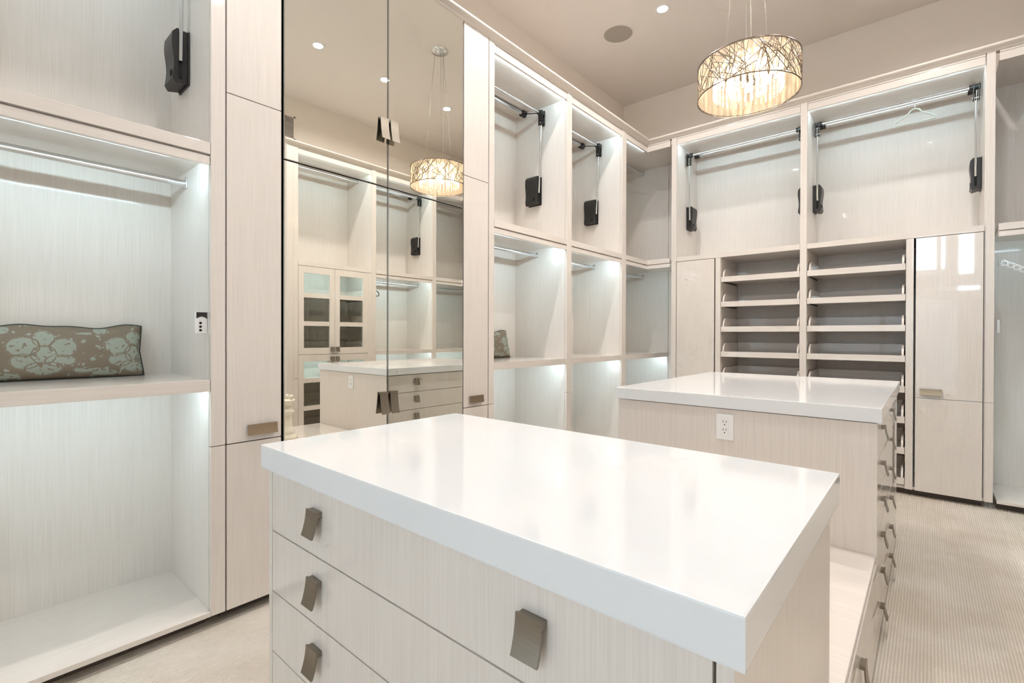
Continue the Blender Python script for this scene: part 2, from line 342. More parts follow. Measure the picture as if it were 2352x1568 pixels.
def pilaster(label, f, u0, u1):
    t = thing('pilaster', label, 'pilaster', Vector(f((u0 + u1) / 2, 0.01, 0)), 'slim pilasters between the cabinets')
    bx(f, u0 + 0.001, u1 - 0.001, 0.0, 0.022, Z0, ZSEAM - 0.0015, bev=0.0015).build('lower_post', 'wv', t)
    bx(f, u0 + 0.001, u1 - 0.001, 0.0, 0.022, ZSEAM + 0.0015, ZT - 0.004, bev=0.0015).build('upper_post', 'wv', t)
    bx(f, u0 + 0.004, u1 - 0.004, 0.006, 0.020, ZT - 0.004, ZT).build('top_shadow_gap', 'gap', t)
def lift(label, f, u0, u1):
    """pull-down hanging rod: sprung boxes on both side panels, chrome arms, a front rod and a stay tube"""
    t = thing('wardrobe_lift', label, 'wardrobe lift', Vector(f((u0 + u1) / 2, 0.33, 2.34)), 'pull-down wardrobe rods')
    zh, dh = 3.105, 0.24
    for s, ue in ((1, u0), (-1, u1)):
        P = lambda a: ue + s * a
        prof = []; n = 12; z0, z1 = 2.34, 2.585
        for i in range(n + 1):
            k = i / n; prof.append((P(0.063 + 0.0042 * math.cos(2 * math.pi * k * 1.25 + 0.3) - (0.014 if i in (0, n) else 0)), z0 + (z1 - z0) * k))
        poly = [(P(0.001), z0 + 0.012)] + prof + [(P(0.001), z1 - 0.006)]
        mb = MB(lambda a, b, z, f=f: f(a, b, z)); mb.prism([(a, z) for a, z in poly], 1, 0.272, 0.392)
        h = mb.build('spring_housing', 'black', t)
        bx(f, *sorted((P(0.028), P(0.042))), 0.268, 0.273, z0 + 0.03, z1 - 0.004).build('arm_slot', 'slot', h)
        bx(f, *sorted((P(0.0), P(0.008))), 0.262, 0.402, z0 + 0.004, z1 - 0.004, bev=0.002).build('mount_plate', 'black', h)
        bx(f, *sorted((P(0.062), P(0.0655))), 0.29, 0.31, z0 + 0.035, z0 + 0.062).build('release_button', 'slot', h)
        a = MB(f); a.tube((P(0.035), 0.268, z0 + 0.10), (P(0.035), dh, zh - 0.03), 0.008, 10); a.build('lift_arm', 'chrome', t)
        c = MB(f); c.box(*sorted((P(0.016), P(0.022))), dh - 0.022, dh + 0.022, zh - 0.10, zh + 0.025, bev=0.003); c.box(*sorted((P(0.048), P(0.054))), dh - 0.022, dh + 0.022, zh - 0.10, zh + 0.025, bev=0.003)
        c.tube((P(0.012), dh, zh), (P(0.075), dh, zh), 0.021, 14); c.tube((P(0.05), dh, zh), (P(0.05), 0.43, 3.155), 0.004, 8)
        k = c.build('rod_bracket', 'black', t); MB(f).tube((P(0.010), dh - 0.005, zh - 0.082), (P(0.060), dh - 0.005, zh - 0.082), 0.0045, 8).build('pivot_pin', 'chrome', k)
        MB(f).tube((P(0.03), 0.43, 3.155), (P(0.075), 0.43, 3.155), 0.029, 18).build('collar', 'black', t)
        MB(f).tube((P(0.002), 0.43, 3.155), (P(0.03), 0.43, 3.155), 0.009, 10).build('collar_pin', 'white', t)
    MB(f).tube((u0 + 0.04, dh, zh), (u1 - 0.04, dh, zh), 0.0105, 14).build('hanging_rod', 'chrome', t)
    MB(f).tube((u0 + 0.07, 0.43, 3.155), (u1 - 0.07, 0.43, 3.155), 0.0165, 14).build('stay_tube', 'chrome', t)
def door(f, u0, u1, z0, z1, t, handle=None, hz=None, mat='wv'):
    o = bx(f, u0 + 0.0015, u1 - 0.0015, 0.0, 0.020, z0, z1, bev=0.0015).build('door', mat, t)
    if handle:
        me, uc, zc = handle; inst('handle', me, o, f(uc, 0.0, zc), FACE[f])
    return o
def tall_unit(label, f, u0, u1, hu, zs=(ZSEAM, 2.252)):
    t = thing('tall_cabinet', label, 'cabinet', base_loc(f, u0, u1), 'tall closed cabinets')
    bx(f, u0, u1, 0.024, D, Z0, ZT).build('body', 'gap', t); bx(f, u0, u1, 0.07, 0.085, 0, Z0).build('toe_kick', 'toe', t)
    zz = [Z0] + list(zs) + [3.234]
    for i in range(len(zz) - 1): door(f, u0 + 0.002, u1 - 0.002, zz[i] + (0 if i == 0 else 0.002), zz[i + 1] - 0.002, t, (BARPULL, hu, 0.807) if i == 1 else None)
    return t
# ---- left run (A)
UA = dict(L0=-0.33, P1=0.7043, P1b=0.7609, M0=1.0006, M1=1.5715, M2=2.1425, P2=2.380, P2b=2.4327, P3=3.312, P3b=3.3804, P4=4.2505, P4b=4.3374)
open_unit('open_wardrobe', 'open wardrobe bay holding the long patterned cushion, at the left edge of the photo', fA, UA['L0'], UA['P1'], group='open wardrobe bays')
pilaster('slim pilaster left of the tall door beside the mirror', fA, UA['P1'], UA['P1b'])
tall_unit('narrow tall cabinet just left of the mirrored doors', fA, UA['P1b'] + 0.001, UA['M0'] - 0.004, 0.9085)
t = thing('mirrored_wardrobe', 'wardrobe with four mirrored doors on the left wall', 'wardrobe', base_loc(fA, UA['M0'], UA['M2']))
bx(fA, UA['M0'] + 0.004, UA['M2'] - 0.002, 0.026, D, Z0, ZT).build('body', 'gap', t); bx(fA, UA['M0'], UA['M2'], 0.07, 0.085, 0, Z0).build('toe_kick', 'toe', t)
for (a, b_, hu) in ((UA['M0'] + 0.006, UA['M1'] - 0.003, UA['M1'] - 0.030), (UA['M1'] + 0.003, UA['M2'] - 0.002, UA['M1'] + 0.034)):
    for (z0, z1, hz) in ((Z0, 2.034, 0.855), (2.040, 3.234, 2.348)):
        dd = bx(fA, a, b_, 0.006, 0.024, z0, z1).build('mirror_door', 'chrome', t)
        bx(fA, a + 0.002, b_ - 0.002, 0.0, 0.0055, z0 + 0.002, z1 - 0.002).build('mirror_glass', 'mirror', dd, 'mirror glass reflecting the opposite cabinets')
        inst('handle', LONGPULL, dd, fA(hu, 0.0, hz), FACE[fA])
tall_unit('narrow tall cabinet just right of the mirrored doors', fA, UA['M2'] + 0.001, UA['P2'] - 0.004, 2.2555)
pilaster('slim pilaster between the tall cabinet and the bay with the small cushion end', fA, UA['P2'], UA['P2b'])
open_unit('open_wardrobe', 'open wardrobe bay right of the mirror with a cushion end showing', fA, UA['P2b'], UA['P3'], group='open wardrobe bays')
pilaster('slim pilaster between the two open bays right of the mirror', fA, UA['P3'], UA['P3b'])
open_unit('open_wardrobe', 'empty open wardrobe bay next to the left corner', fA, UA['P3b'], UA['P4'], group='open wardrobe bays')
pilaster('slim pilaster on the left wall beside the dark corner bay', fA, UA['P4'], UA['P4b'])
lift('pull-down wardrobe rod high above the long cushion at left', fA, UA['L0'], UA['P1'])
lift('pull-down wardrobe rod in the bay just right of the mirrored doors', fA, UA['P2b'], UA['P3'])
lift('pull-down wardrobe rod in the open bay next to the left corner', fA, UA['P3b'], UA['P4'])
def corner_unit(label, f, x0, x1, cs):
    """corner bay: a straight unit to the rear wall, plus a filled square in front of the back run between x0 and x1"""
    u0, u1 = UA['P4b'], YB + D - 0.02
    t = thing('corner_wardrobe', label, 'wardrobe', base_loc(f, u0, u1), 'corner wardrobe bays')
    uu = YB
    bx(f, u0, u1, D - 0.012, D, Z0, ZT).build('back_panel', 'wi', t)
    bx(f, u0 - 0.018, u0, 0.023, D, Z0, ZT).build('side_panel', 'wi', t)
    bx(f, u1, u1 + 0.018, 0.002, D, Z0, ZT).build('side_panel', 'wi', t)
    bx(fB, x0, x1, D - 0.012, D, Z0, ZT).build('back_panel', 'wi', t)
    bx(f, u0, u1, 0.0, D - 0.012, Z0, ZBASE).build('base_panel', 'wy', t); bx(fB, x0, x1, 0.0, D - 0.012, Z0, ZBASE, bev=0.0015).build('base_panel', 'wx', t)
    bx(f, u0, uu, 0.07, 0.085, 0, Z0).build('toe_kick', 'toe', t); bx(fB, x0 - (0.07 if cs > 0 else 0), x1 + (0.07 if cs < 0 else 0), 0.07, 0.085, 0, Z0).build('toe_kick', 'toe', t)
    # L-shaped shelf and top
    for nm, za, zb in (('upper_shelf', ZSG - 0.004, 2.0), ('top_panel', ZN + 0.008, ZN + 0.028)):
        mb = bx(f, u0, u1, 0.022, D - 0.012, za, zb); q = mb.build(nm, 'wy', t)
        bx(fB, x0 - (0.022 if cs > 0 else 0), x1 + (0.022 if cs < 0 else 0), 0.022, D - 0.012, za + 0.0005, zb - 0.0005).build('corner_infill', 'wx', q)
        if nm == 'upper_shelf': bands = (('shelf_rail', 0.0, ZSG + 0.003, ZS1), ('light_valance', 0.004, ZS0, ZSG - 0.005))
        else: bands = (('fascia', 0.004, ZN - 0.002, 3.219), ('fascia_bead', 0.002, 3.221, 3.235))
        for b_, d0, z0, z1 in bands:
            bx(f, u0 + 0.001, uu + d0, d0, 0.021, z0, z1, bev=0.0015).build(b_, 'wy', q)
            bx(fB, x0 + (0.0 if cs > 0 else 0.001) - (d0 if cs > 0 else 0), x1 - (0.001 if cs > 0 else 0) + (d0 if cs < 0 else 0), d0, 0.021, z0, z1, bev=0.0015).build(b_, 'wx', q)
    bench(f, u0, u1, t)
    led(f, u0, u1, 0.994, t); led(f, u0, uu, 1.952, t); led(f, u0, uu, 3.164, t)
    led(fB, x0, x1, 1.952, t)
    rod(f, u0, u1, 1.912, t); rod(f, u0, u1, 3.135, t)
    return t
XQ = dict(Q1=-1.9992, Q1b=-1.9468, Q2=-0.8529, Q2b=-0.8002, Q3=0.2955, Q3b=0.3475)
corner_unit('dim open corner wardrobe bay where the left and back cabinets meet', fA, XA, XQ['Q1'] - 0.018, 1)
# ---- back run (B)
pilaster('slim pilaster at the left end of the back wall cabinets', fB, XQ['Q1'], XQ['Q1b'])
pilaster('slim pilaster between the two stacks of pull-out shelves', fB, XQ['Q2'], XQ['Q2b'])
pilaster('slim pilaster at the right end of the back wall cabinets', fB, XQ['Q3'] + 0.004, XQ['Q3b'])
TZ = [1.79 - 0.2375 * i for i in range(8)]
def tray_parts(f, u0, u1, z, t, label=None, d1=0.50, lip=0.05, sh=0.082):
    """pull-out shelf: thin bottom, front lip, two side boards with rounded front corners, a back board"""
    d0 = 0.006
    p = bx(f, u0 + 0.004, u1 - 0.004, d0 + 0.018, d1, z - lip + 0.012, z - lip + 0.024).build('pull_out_shelf', GR[f], t)
    bx(f, u0 + 0.002, u1 - 0.002, d0, d0 + 0.018, z - lip, z, bev=0.0015).build('front_lip', GR[f], p)
    r = 0.088; poly = [(d0 + 0.018, z - lip + 0.024), (d0 + 0.018, z + sh - r)]
    for i in range(1, 8):
        a = math.pi / 2 * i / 7; poly.append((d0 + 0.018 + r - r * math.cos(a), z + sh - r + r * math.sin(a)))
    poly += [(d1, z + sh), (d1, z - lip + 0.024)]
    for a, b_ in ((u0 + 0.010, u0 + 0.024), (u1 - 0.024, u1 - 0.010)):
        mb = MB(f); mb.prism(poly, 0, a, b_); mb.build('side_board', 'wv', p)
    bx(f, u0 + 0.024, u1 - 0.024, d1 - 0.014, d1, z - lip + 0.024, z + sh).build('back_board', GR[f], p)
    for ua, ub in ((u0 + 0.0005, u0 + 0.004), (u1 - 0.004, u1 - 0.0005)): bx(f, ua, ub, 0.05, d1, z - lip + 0.002, z - lip + 0.030).build('slide_runner', 'gap', p)
def back_unit(label, u0, u1, door_side, hx):
    f = fB
    t = thing('shoe_cabinet', label, 'cabinet', base_loc(f, u0, u1), 'shoe cabinets on the back wall')
    bx(f, u0, u1, D - 0.012, D, Z0, ZT).build('back_panel', 'wi', t)
    bx(f, u0 - 0.018, u0, 0.023, D, Z0, ZT).build('side_panel', 'wi', t); bx(f, u1, u1 + 0.018, 0.023, D, Z0, ZT).build('side_panel', 'wi', t)
    bx(f, u0, u1, 0.02, D - 0.012, Z0, ZBASE).build('base_panel', 'wx', t); bx(f, u0, u1, 0.07, 0.085, 0, Z0).build('toe_kick', 'toe', t)
    p = bx(f, u0, u1, 0.022, D - 0.012, 1.978, 2.000).build('middle_shelf', 'wx', t); bx(f, u0 + 0.001, u1 - 0.001, 0.0, 0.021, 1.976, ZS1, bev=0.0015).build('shelf_rail', 'wx', p)
    fascia(f, u0, u1, t); led(f, u0, u1, 3.164, t)
    if door_side < 0: da, db, sa, sb, ta, tb = u0, u0 + 0.379, u0 + 0.384, u0 + 0.434, u0 + 0.434, u1
    else: da, db, sa, sb, ta, tb = u1 - 0.379, u1, u1 - 0.434, u1 - 0.386, u0, u1 - 0.434
    bx(f, sa + 0.001, sb - 0.001, 0.0, 0.022, Z0, 1.974, bev=0.0015).build('stile', 'wv', t)
    bx(f, *((sb - 0.018, sb) if door_side < 0 else (sa, sa + 0.018)), 0.0225, D - 0.012, ZBASE, 1.978).build('divider_panel', 'wv', t)
    bx(f, da + 0.005, db - 0.005, 0.024, D - 0.02, ZBASE, 1.972).build('inner_box', 'gap', t)
    door(f, da + 0.003, db - 0.003, Z0, ZSEAM - 0.0015, t); door(f, da + 0.003, db - 0.003, ZSEAM + 0.0015, 1.972, t, (BARPULL, hx, 0.807))
    for z in TZ: tray_parts(f, ta, tb, z, t)
back_unit('shoe cabinet on the back wall with its closed door left of the pull-out shelves', XQ['Q1b'], XQ['Q2'], -1, -1.60)
back_unit('shoe cabinet on the back wall with its closed door right of the pull-out shelves', XQ['Q2b'], XQ['Q3'], 1, 0.0105)
lift('pull-down wardrobe rod without a hanger on the back wall', fB, XQ['Q1b'], XQ['Q2'])
lift('pull-down wardrobe rod on the back wall with one hanger on it', fB, XQ['Q2b'], XQ['Q3'])
# ---- right run (C), seen in the mirror
corner_unit('open corner wardrobe bay right of the back wall cabinets', fC, XQ['Q3b'] + 0.018, XC, -1)
pilaster('slim pilaster at the free end of the glass-door cabinet, seen in the mirror', fC, 2.372, 2.425)
pilaster('slim pilaster right of the glass-door cabinet, seen in the mirror', fC, 3.327, 3.388)
pilaster('slim pilaster on the right wall beside the corner bay, seen in the mirror', fC, UA['P4'] + 0.02, UA['P4b'])
open_unit('open_wardrobe', 'open wardrobe bay on the right wall, seen only in the mirror', fC, 3.388, UA['P4'] + 0.02, group='open wardrobe bays')
lift('pull-down wardrobe rod reflected in the mirror under the lamp', fC, 3.388, UA['P4'] + 0.02)
f = fC; u0, u1 = 2.425, 3.327
t = thing('glass_door_cabinet', 'cabinet with lit shelves behind glass doors, seen in the mirror', 'cabinet', base_loc(f, u0, u1))
carcass(f, u0, u1, t); fascia(f, u0, u1, t); led(f, u0, u1, 3.164, t); rod(f, u0, u1, 3.135, t)
p = bx(f, u0, u1, 0.022, D - 0.012, 1.966, 2.0).build('upper_shelf', 'wy', t); bx(f, u0 + 0.001, u1 - 0.001, 0.0, 0.021, 1.974, ZS1, bev=0.0015).build('shelf_rail', 'wy', p)
bx(f, u0, u1, 0.024, D - 0.012, 1.000, 1.018).build('middle_shelf', 'wy', t)
bx(f, 3.268, 3.327, 0.0, 0.022, Z0, 1.97, bev=0.0015).build('stile', 'wv', t)
bx(f, 2.302, 2.318, 0.0, D, 0.0, ZT).build('end_panel', 'wv', t); bx(f, 2.318, 2.372, 0.0, 0.02, Z0, ZT - 0.006).build('stile', 'wv', t)
led(f, u0, 3.268, 1.955, t, 0.03); led(f, u0, 3.268, 0.990, t, 0.03)
for z in (1.681, 1.373, 1.065, 0.752, 0.452, 0.155): tray_parts(f, u0, 3.268, z, t, d1=0.48)
for a, b_ in ((u0 + 0.002, 2.845), (2.848, 3.267)):
    for z0, z1, hz in ((Z0, 1.007, 0.955), (1.011, 1.970, 1.062)):
        o = MB(f); sw = 0.060
        o.box(a, a + sw, 0.0, 0.020, z0, z1); o.box(b_ - sw, b_, 0.0, 0.020, z0, z1); o.box(a + sw, b_ - sw, 0.0, 0.020, z0, z0 + 0.072); o.box(a + sw, b_ - sw, 0.0, 0.020, z1 - 0.072, z1)
        dd = o.build('door', 'wv', t)
        bx(f, a + sw, b_ - sw, 0.008, 0.012, z0 + 0.072, z1 - 0.072).build('pane', 'glass', dd)
        inst('handle', PULL, dd, f((b_ - 0.03) if a < 2.6 else (a + 0.03), 0.0, hz), FACE[f])
# ------------------------------------------------------------------ islands
IX0, IX1, ITOP, ISL = -1.246, -0.132, 0.955, 0.0563
def island(label, y0, y1, front, sides, tlabel, body=None):
    t = thing('island_cabinet', label, 'island', ((IX0 + IX1) / 2, (y0 + y1) / 2, 0), 'closet islands')
    x0, x1, a, b_ = IX0 + 0.014, IX1 - 0.014, y0 + 0.014, y1 - 0.014
    zb, zt = 0.012, ITOP - ISL - 0.004
    bx(fid, x0 + 0.02, x1 - 0.02, a + 0.022, b_ - 0.022, 0.0, zt).build('body', 'gap', t)
    NZ = 6; hgt = (zt - zb) / NZ
    if front:   # drawers face the camera (-Y)
        bx(fid, x0, x0 + 0.018, a, b_, zb, zt, bev=0.0015).build('side_panel', 'wv', t); bx(fid, x1 - 0.018, x1, a, b_, zb, zt, bev=0.0015).build('side_panel', 'wv', t)
        bx(fid, x0 + 0.018, x1 - 0.018, b_ - 0.02, b_, zb, zt).build('end_panel', 'wv', t)
        for i in range(NZ):
            d = bx(fid, x0 + 0.0205, x1 - 0.0215, a, a + 0.020, zb + hgt * i + 0.0015, zb + hgt * (i + 1) - 0.0015, bev=0.002).build('drawer', 'wv', t)
            for xx in (-0.992, -0.400): inst('pull', PULL, d, (xx, a, zb + hgt * i + 0.077), 0)
    else:
        bx(fid, x0, x1, a, a + 0.020, zb, zt, bev=0.0015).build('end_panel', 'wv', t); bx(fid, x0, x1, b_ - 0.02, b_, zb, zt, bev=0.0015).build('end_panel', 'wv', t)
        for s in (-1, 1):
            xa, xb = (x0, x0 + 0.0195) if s < 0 else (x1 - 0.0195, x1)
            for i in range(NZ):
                d = bx(fid, xa, xb, a + 0.0215, b_ - 0.0215, zb + hgt * i + 0.0015, zb + hgt * (i + 1) - 0.0015, bev=0.002).build('drawer', 'wv', t)
                for yy in ((2.575, 3.443) if s < 0 else (2.50, 3.10)): inst('pull', PULL, d, (x0 if s < 0 else x1, yy, zb + hgt * i + 0.085), math.pi / 2 * s)
    tag(bx(fid, IX0, IX1, y0, y1, ITOP - ISL, ITOP, bev=0.003).build('countertop', 'quartz'), tlabel, 'countertop', 'white island countertops')
    return t
I1Y0, I1Y1, I2Y0, I2Y1 = 0.498, 1.1455, 2.272, 3.746
island('nearest island with drawers facing the camera', I1Y0, I1Y1, True, None, 'thick white countertop of the nearest island')
island('far island with a power outlet on its end panel', I2Y0, I2Y1, False, None, 'thick white countertop of the far island')
t = thing('storage_bench', 'low bench joining the two islands, with a drawer along its side', 'bench', ((IX0 + IX1) / 2, (I1Y1 + I2Y0) / 2, 0))
a, b_ = I1Y1 - 0.013, I2Y0 + 0.013; x0, x1 = IX0 + 0.014, IX1 - 0.014
bx(fid, x0 + 0.03, x1 - 0.03, a, b_, 0.0, 0.372).build('body', 'gap', t)
bx(fid, x0 + 0.004, x1 - 0.004, a, b_, 0.372, 0.392, bev=0.0015).build('bench_top', 'wx', t)
for s, xa, xb, xf in ((-1, x0, x0 + 0.02, x0), (1, x1 - 0.02, x1, x1)):
    d = bx(fid, xa, xb, a, b_, 0.012, 0.366, bev=0.002).build('drawer', 'wv', t)
    inst('pull', LONGPULL, d, (xf, 1.719, 0.225), math.pi / 2 * s)
# ------------------------------------------------------------------ small things
def outlet(label, x, y, z):
    t = thing('power_outlet', label, 'outlet', (x, y, z))
    bx(fid, x - 0.037, x + 0.037, y - 0.006, y, z - 0.058, z + 0.058, bev=0.002).build('plate', 'white', t)
    r = bx(fid, x - 0.0165, x + 0.0165, y - 0.0075, y - 0.005, z - 0.034, z + 0.034).build('receptacle', 'white', t)
    for dz in (0.018, -0.018):
        for dx, h in ((-0.0065, 0.0045), (0.0065, 0.004)): bx(fid, x + dx - 0.0012, x + dx + 0.0012, y - 0.0078, y - 0.006, z + dz + 0.002 - h + 0.004, z + dz + 0.002 + h + 0.004).build('blade_slot', 'slot', r)
        MB().tube((x, y - 0.0078, z + dz - 0.0075), (x, y - 0.006, z + dz - 0.0075), 0.0027, 10).build('ground_hole', 'slot', r)
outlet('white double power outlet on the far island end panel', -0.697, I2Y0 + 0.014, 0.815)
t = thing('power_outlet', 'white power outlet plate on the right side of the far island', 'outlet', (IX1 - 0.014, 3.53, 0.80))
bx(fid, IX1 - 0.014, IX1 - 0.008, 3.493, 3.567, 0.742, 0.858, bev=0.002).build('plate', 'white', t); bx(fid, IX1 - 0.009, IX1 - 0.0065, 3.513, 3.547, 0.766, 0.834).build('receptacle', 'white', t)
def remote(label, f, u0, u1, d0, z, face):
    """small white light control: slim box, with its dark window and buttons on the room side or on the u side"""
    t = thing('light_remote', label, 'remote control', Vector(f((u0 + u1) / 2, d0 + 0.01, z)))
    if face == 'd':
        P = lambda a, e, zz: f(u0 + (u1 - u0) * a, d0 - e, zz); th = 0.016
        bx(f, u0, u1, d0, d0 + th, z - 0.045, z + 0.045, bev=0.002).build('shell', 'white', t)
    else:
        P = lambda a, e, zz: f(u1 + e, d0 + 0.042 * a, zz)
        bx(f, u0, u1, d0, d0 + 0.042, z - 0.045, z + 0.045, bev=0.002).build('shell', 'white', t)
    n = 8; poly = [(0.05, z + 0.043), (0.95, z + 0.043)] + [(0.95 - 0.9 * i / n, z + 0.016 + 0.009 * math.sin(math.pi * i / n)) for i in range(n + 1)]
    mb = MB(P); mb.prism(poly, 1, -0.0005, 0.0012); mb.build('sensor_window', 'black', t)
    for k in range(3):
        mb = MB(P); c = z - 0.002 - 0.015 * k; mb.prism([(0.4 + 0.12 * math.cos(q * math.pi / 5), c + 0.0048 * math.sin(q * math.pi / 5)) for q in range(10)], 1, -0.0005, 0.0015); mb.build('button', 'slot', t)
remote('white light remote on the side panel above the long cushion shelf', fA, UA['P1'] - 0.044, UA['P1'] - 0.001, 0.034, 1.275, 'd')
remote('white light remote beside the right corner bay', fB, XQ['Q3b'] + 0.018, XQ['Q3b'] + 0.034, 0.07, 1.30, 'u')
def cushion(label, yc, ln, ht, th, x, z, lean):
    nu, nv = 56, 22; t = thing('cushion', label, 'cushion', (x, yc, z), 'patterned bolster cushions')
    vs, fs, uvs = [], [], []
    def prof(a, b):   # a,b in -1..1
        e = max(0.0, 1 - abs(a) ** 5.0) ** 0.5 * max(0.0, 1 - abs(b) ** 3.2) ** 0.5
        return th / 2 * e
    rnd = random.Random(3)
    ph = [rnd.uniform(0, 6) for _ in range(6)]
    for side in (1, -1):
        for i in range(nu + 1):
            for j in range(nv + 1):
                a, b = i / nu * 2 - 1, j / nv * 2 - 1
                pin = 1 - 0.035 * (1 - abs(b)) * abs(a) ** 6
                yy = a * ln / 2 * pin; sag = 0.006 * math.sin(a * 7 + ph[0]) + 0.004 * math.sin(a * 13 + ph[1])
                zz = ht / 2 + b * ht / 2 * (1 - 0.03 * (1 - a * a)) + (sag if b > 0 else 0) * abs(b)
                off = side * (prof(a, b) + 0.003 * math.sin(a * 9 + b * 4 + ph[2]) * (1 - b * b) * (1 - a ** 4))
                px = off * math.cos(lean) - (zz) * math.sin(lean); pz = zz * math.cos(lean) + off * math.sin(lean) * 0.6
                vs.append((px, yy, pz)); uvs.append((a * ln / 2 + 0.02, zz))
    k = (nu + 1) * (nv + 1)
    for sd in (0, 1):
        for i in range(nu):
            for j in range(nv):
                q = [sd * k + i * (nv + 1) + j, sd * k + (i + 1) * (nv + 1) + j, sd * k + (i + 1) * (nv + 1) + j + 1, sd * k + i * (nv + 1) + j + 1]; fs.append(q)
    zmin = min(v[2] for v in vs); vs = [(v[0], v[1], v[2] - zmin) for v in vs]
    me = bpy.data.meshes.new('cover'); me.from_pydata(vs, [], fs); ul = me.uv_layers.new(name='UVMap')
    for l in me.loops: ul.data[l.index].uv = uvs[l.vertex_index]
    me.polygons.foreach_set('use_smooth', [True] * len(fs)); bm = bmesh.new(); bm.from_mesh(me); bmesh.ops.remove_doubles(bm, verts=bm.verts[:], dist=0.0003); bmesh.ops.recalc_face_normals(bm, faces=bm.faces[:]); bm.to_mesh(me); bm.free()
    me.materials.append(M['damask']); o = bpy.data.objects.new('cover', me); C.objects.link(o); o.parent = t
    ring = [vs[i * (nv + 1)] for i in range(nu + 1)] + [vs[nu * (nv + 1) + j] for j in range(nv + 1)] + [vs[i * (nv + 1) + nv] for i in range(nu, -1, -1)] + [vs[j] for j in range(nv, -1, -1)]
    rr = [p for i, p in enumerate(ring) if i == 0 or (Vector(p) - Vector(ring[i - 1])).length > 1e-4]
    mb = MB(); mb.path([(p[0] + x, p[1] + yc, max(p[2], 0.003) + z) for p in rr], 0.0035, 6); mb.build('piping', 'piping', t)
    return t
cushion('long sage and taupe patterned cushion lying on the left shelf', 0.215, 0.73, 0.228, 0.105, -2.735, ZB1, 0.22)
cushion('patterned cushion mostly hidden in the bay right of the mirror', 2.79, 0.71, 0.228, 0.115, -2.735, ZB1, 0.22)
# velvet hanger on the back rod
def hanger(label, x, y, z):
    t = thing('clothes_hanger', label, 'hanger', (x, y, z))
    pts = [(x - 0.125, y, z - 0.115), (x - 0.128, y, z - 0.095), (x - 0.095, y, z - 0.072), (x - 0.045, y, z - 0.045), (x - 0.025, y, z - 0.015), (x, y, z - 0.004), (x + 0.025, y, z - 0.015), (x + 0.045, y, z - 0.045), (x + 0.095, y, z - 0.072), (x + 0.128, y, z - 0.095), (x + 0.125, y, z - 0.115), (x, y, z - 0.118), (x - 0.125, y, z - 0.115)]
    MB().path(pts, 0.0055, 8).build('hanger_body', 'hanger', t)
    hk = [(x, y, z - 0.004), (x, y, z + 0.018), (x + 0.006, y, z + 0.030)] + [(x + 0.020 * math.cos(a) , y, z + 0.048 + 0.020 * math.sin(a)) for a in [math.radians(q) for q in (-30, 0, 30, 60, 90, 120, 150, 180)]]
    MB().path(hk, 0.0017, 6).build('hook', 'chrome', t)
hanger('pale green clothes hanger on the chrome rod of the back wall', -0.095, YB + 0.24, 3.055)
x, y, z = XC + 0.31, 3.515, 1.76
t = thing('clothes_hanger', 'black clothes hanger reflected in the mirror right of the glass-door cabinet', 'hanger', (x, y, z))
pts = [(x, y + sy * a, z + b) for sy, a, b in ((-1, 0.0, 0.055), (1, 0.04, 0.045), (1, 0.09, 0.032), (1, 0.112, 0.018), (1, 0.120, -0.004), (1, 0.116, -0.022), (1, 0.10, -0.030), (1, 0.0, -0.032), (-1, 0.10, -0.030), (-1, 0.116, -0.022), (-1, 0.120, -0.004), (-1, 0.112, 0.018), (-1, 0.09, 0.032), (-1, 0.04, 0.045), (-1, 0.0, 0.055))]
MB().path(pts, 0.0055, 8).build('hanger_body', 'black', t)
MB().path([(x, y, z + 0.055), (x, y, z + 0.125)] + [(x + 0.019 * math.sin(q), y, z + 0.146 - 0.021 * math.cos(q)) for q in (0.4, 0.9, 1.4, 1.9, 2.4, 2.9, 3.4, 3.9)], 0.0018, 6).build('hook', 'chrome', t)
def ring_hanger(label, p, dirv, n=6):
    t = thing('ring_hanger', label, 'hanger', p)
    p = Vector(p); d = Vector(dirv).normalized(); s = Vector((d.z, 0, -d.x)) if abs(d.y) < 0.5 else Vector((1, 0, 0))
    mb = MB()
    for i in range(n):
        c = p + d * (0.03 + 0.036 * i); pts = [tuple(c + d * 0.016 * math.cos(a) + s * 0.016 * math.sin(a)) for a in [2 * math.pi * k / 14 for k in range(15)]]; mb.path(pts, 0.0040, 6)
    mb.path([tuple(p + d * 0.005 - s * 0.019), tuple(p + d * (0.03 + 0.036 * n) - s * 0.019)], 0.003, 6)
    mb.build('ring_bar', 'white', t)
    hk = [tuple(p + d * 0.012 - s * 0.01), tuple(p - d * 0.008), tuple(p + s * 0.018), tuple(p + s * 0.03 + d * 0.015), tuple(p + s * 0.02 + d * 0.032)]
    MB().path(hk, 0.004, 8).build('hook', 'chrome', t)
ring_hanger('white multi-ring hanger jutting out in the right corner bay', (0.390, 5.02, 1.775), (1, 0.05, -0.6))
ring_hanger('white multi-ring hanger hanging in the gap of the left corner bay', (-2.070, 5.10, 1.82), (0.02, 0, -1))
